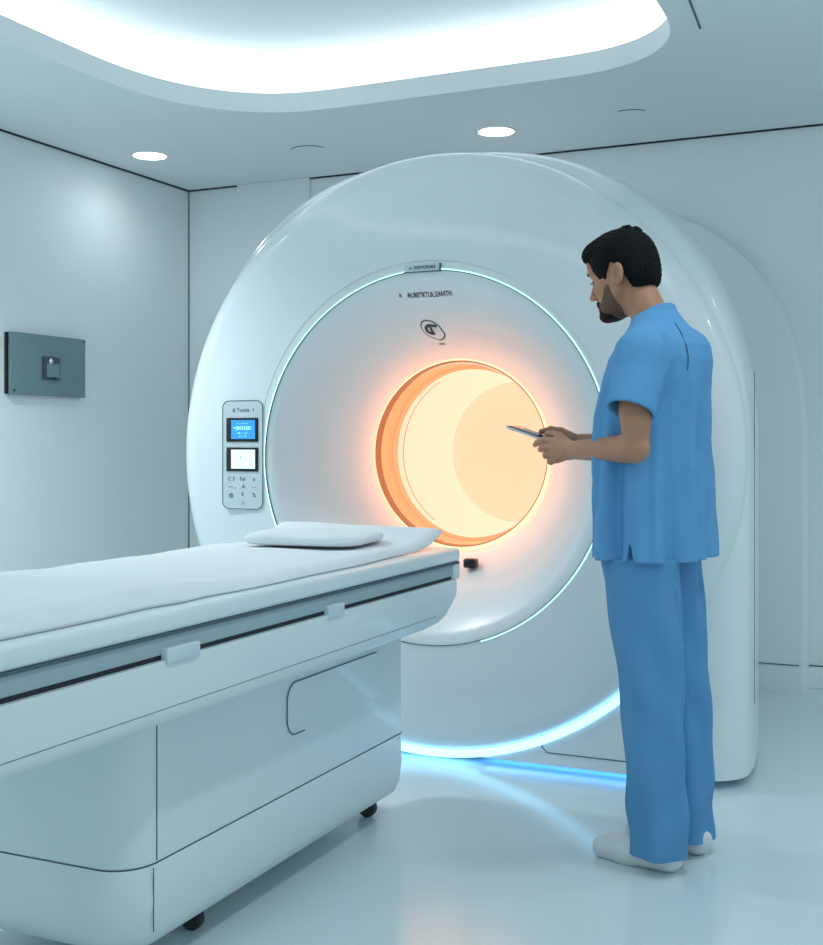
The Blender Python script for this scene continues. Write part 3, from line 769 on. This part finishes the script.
# trims: neck opening, sleeve ends, hem, side slits, hollow interior
def cutplane(F_, p, n, lo, hi):
    p, n = np.array(p), np.array(n, float)/np.linalg.norm(n)
    sl, X, Y, Z = F_._sub(lo, hi); d = ((X-p[0])*n[0]+(Y-p[1])*n[1]+(Z-p[2])*n[2]).astype(np.float32)
    F_.F[sl] = np.maximum(F_.F[sl], d)
for s in (1, -1):
    a, b = sleeve_pts(s); d = (b-a)/np.linalg.norm(b-a); d = d+np.array((.06, 0, 0))
    p = a+(b-a)*.88+np.array((0, 0, .0))
    cutlo = (-.2, .155, 1.14) if s > 0 else (-.2, -.36, 1.14); cuthi = (.2, .36, 1.33) if s > 0 else (.2, -.155, 1.33)
    sl, X, Y, Z = Sf._sub(cutlo, cuthi)
    nn = d/np.linalg.norm(d); pl = ((X-p[0])*nn[0]+(Y-p[1])*nn[1]+(Z-p[2])*nn[2]).astype(np.float32)
    tor = torso(0)(X, Y, Z).astype(np.float32)
    Sf.F[sl] = np.minimum(np.maximum(Sf.F[sl], pl), np.maximum(tor, -1))     # cut the sleeve, keep the trunk
    # hollow the sleeve end
    Sf.cone(p-d*.03, p+d*.05, .056, .060, k=.004, mode='cut')
    sl, X, Y, Z = Sf._sub(cutlo, cuthi); Sf.F[sl] = np.minimum(Sf.F[sl], torso(0)(X, Y, Z).astype(np.float32))
cutplane(Sf, (-.03, 0, 1.560), (.50, 0, 1), (-1, -1, 1.42), (1, 1, 3))
# front v-neck
sl, X, Y, Z = Sf._sub((.0, -.1, 1.36), (.2, .1, 1.6)); vn = (np.abs(Y)*.9-(Z-1.44)*.40+0*X).astype(np.float32); vn = np.maximum(vn, (.040-X)+0*Y+0*Z)
Sf.F[sl] = np.maximum(Sf.F[sl], -vn)
cutplane(Sf, (0, 0, .847), (0.02, 0, -1), (-1, -1, 0), (1, 1, 1))
for s in (1, -1):   # side slits
    lo = (-.12, .12, .82) if s > 0 else (-.12, -.36, .82); hi = (.06, .36, .94) if s > 0 else (.06, -.12, .94)
    sl, X, Y, Z = Sf._sub(lo, hi); sd = (np.abs(X+.030)-(.905-Z)*.20+0*Y).astype(np.float32); Sf.F[sl] = np.maximum(Sf.F[sl], -sd)
sl, X, Y, Z = Sf._sub((-1, -1, 0), (1, 1, 1.06)); inn = np.maximum(torso(-.020)(X, Y, Z), (Z-.90)+0*X+0*Y).astype(np.float32); Sf.F[sl] = np.maximum(Sf.F[sl], -inn)
shirt = Sf.mesh('scrub_shirt', SCRUB, man)
body = B.mesh('body', SKIN, man)
Nf = Field(axis((-.14, .12, .004)), axis((-.12, .12, .004)), axis((1.44, 1.58, .004)))
# stitched seams: yoke line and side seam
def on_shirt(x, y, z, out=.002):
    """push a point outwards from the trunk centre line onto the shirt surface"""
    c = float(np.interp(z, zt, cxs)); d = Vector((x-c, y, 0)); d.normalize()
    i = lambda p: [int(np.clip(np.searchsorted(Sf.a[q], p[q]), 1, len(Sf.a[q])-2)) for q in range(3)]
    r = .32
    while r > .02:
        p = (c+d.x*r, d.y*r, z)
        if Sf.F[tuple(i(p))] < 0: return Vector(p)+d*out
        r -= .002
    return Vector((x, y, z))
def shirt_seam(pts, r=.0013):
    s_ = tube('stitch_seam', [on_shirt(*p) for p in pts], r, mseam, shirt, n=6); return s_
mseam = mat('scrub_seam', (.02, .07, .16), .9)
shirt_seam([(-.10, .055, 1.505), (-.13, .075, 1.475), (-.16, .088, 1.44), (-.17, .092, 1.41), (-.17, .096, 1.37)])

# ---- scrub trousers
Tf = Field(axis((-.20, .20, .005)), axis((-.26, .26, .005)), axis((.04, 1.04, .007)))
def leg(s, kx, w=1.0):
    zz = np.array([.0, .06, .25, .45, .60, .75, .86, .95, 1.05]); rx = np.array([.078, .078, .079, .085, .096, .108, .116, .112, .105])*w
    ry = np.array([.078, .078, .078, .080, .086, .092, .098, .096, .090]); cx = np.array([-.068, -.068, -.062, -.050, -.034, -.012, .000, .004, .006])
    cy = np.array([.105, .105, .105, .103, .100, .096, .092, .090, .086])*(s if s > 0 else -.68)
    def fn(X, Y, Z):
        a, b, c, d = (np.interp(Z, zz, q) for q in (rx, ry, cx+kx, cy)); x, y = (X-c)/a, (Y-d)/b
        r = np.sqrt(x*x+y*y); th = np.arctan2(y, x)
        fold = .005*np.sin(5*th+4*Z+s)*np.clip((.9-Z)/.3, 0, 1)+.0045*np.sin(21*Z+3*th+s*1.3)*np.exp(-((Z-.47)/.13)**2)+.006*np.sin(26*Z-2*th+s)*np.exp(-((Z-.15)/.10)**2)+.004*np.sin(17*Z+2.5*th)*np.exp(-((Z-.76)/.10)**2)
        return (r-1)*np.minimum(a, b)*.9+fold
    return fn
Tf.op(leg(1, 0), (-1, -1, 0), (1, 1, 2), .006); Tf.op(leg(-1, .010), (-1, -1, 0), (1, 1, 2), .010)
Tf.ell((0, 0, .93), (.108, .165, .08), k=.02)
sl, X, Y, Z = Tf._sub((-1, -1, .86), (1, 1, 2)); Tf.F[sl] = np.maximum(Tf.F[sl], torso(-.026)(X, Y, Z).astype(np.float32))
tr = Tf.mesh('scrub_trousers', SCRUBP, man)
def side_seam_pts():
    out = []
    zz = np.array([.06, .25, .45, .60, .75, .86]); 
    for z in (.80, .70, .60, .50, .40, .25, .12):
        y = float(np.interp(z, zz, [.112+.080, .112+.082, .110+.084, .106+.090, .102+.098, .098+.108])); x = float(np.interp(z, zz, [-.052, -.050, -.044, -.030, -.012, 0]))
        out.append((x+.02, y+.001, z))
    return out
# ---- shoes
for s in (1, -1):
    K = Field(axis((-.16, .18, .004)), axis((.03, .18, .004)) if s > 0 else axis((-.15, .0, .004)), axis((-.01, .12, .004)))
    yy = .105 if s > 0 else -.072
    K.cone((-.095, yy, .042), (.03, yy+.004*s, .036), .042, .044, k=.02); K.cone((.03, yy+.004*s, .034), (.10, yy+.007*s, .028), .043, .034, k=.02)
    K.cone((-.085, yy, .05), (-.070, yy, .085), .040, .040, k=.02)
    sl, X, Y, Z = K._sub((-1, -1, -1), (1, 1, 1)); K.F[sl] = np.maximum(K.F[sl], (.0-Z+0*X+0*Y).astype(np.float32))
    K.mesh('shoe', SHOE, man)

# ---- phone in the hands (a thing of its own)
fwd = Vector((-.967, .257, 0)); lef = Vector((-.257, -.967, 0))
def wpt(u, v, z): return man.location+fwd*u+lef*v+Vector((0, 0, z))
ph_c = wpt(.418, .0, 1.1985); pitch = math.atan2(.045, .150)
ph = empty('smartphone'); tag(ph, 'slim silver phone held up in both hands of the person in scrubs', 'phone')
ax = (fwd*math.cos(pitch)+Vector((0, 0, math.sin(pitch)))).normalized(); ay = lef; az = ax.cross(ay).normalized()
ph.matrix_world = Matrix.Translation(ph_c) @ Matrix((ax, ay, az)).transposed().to_4x4()
box('phone_body', -.078, .078, -.036, .036, -.0045, .0030, PHW, ph, bev=.003)
box('phone_screen', -.076, .076, -.034, .034, .0028, .0048, PHB, ph, bev=.0008)
box('camera_bump', .050, .070, .008, .028, -.0065, -.0040, PHB, ph, bev=.001)
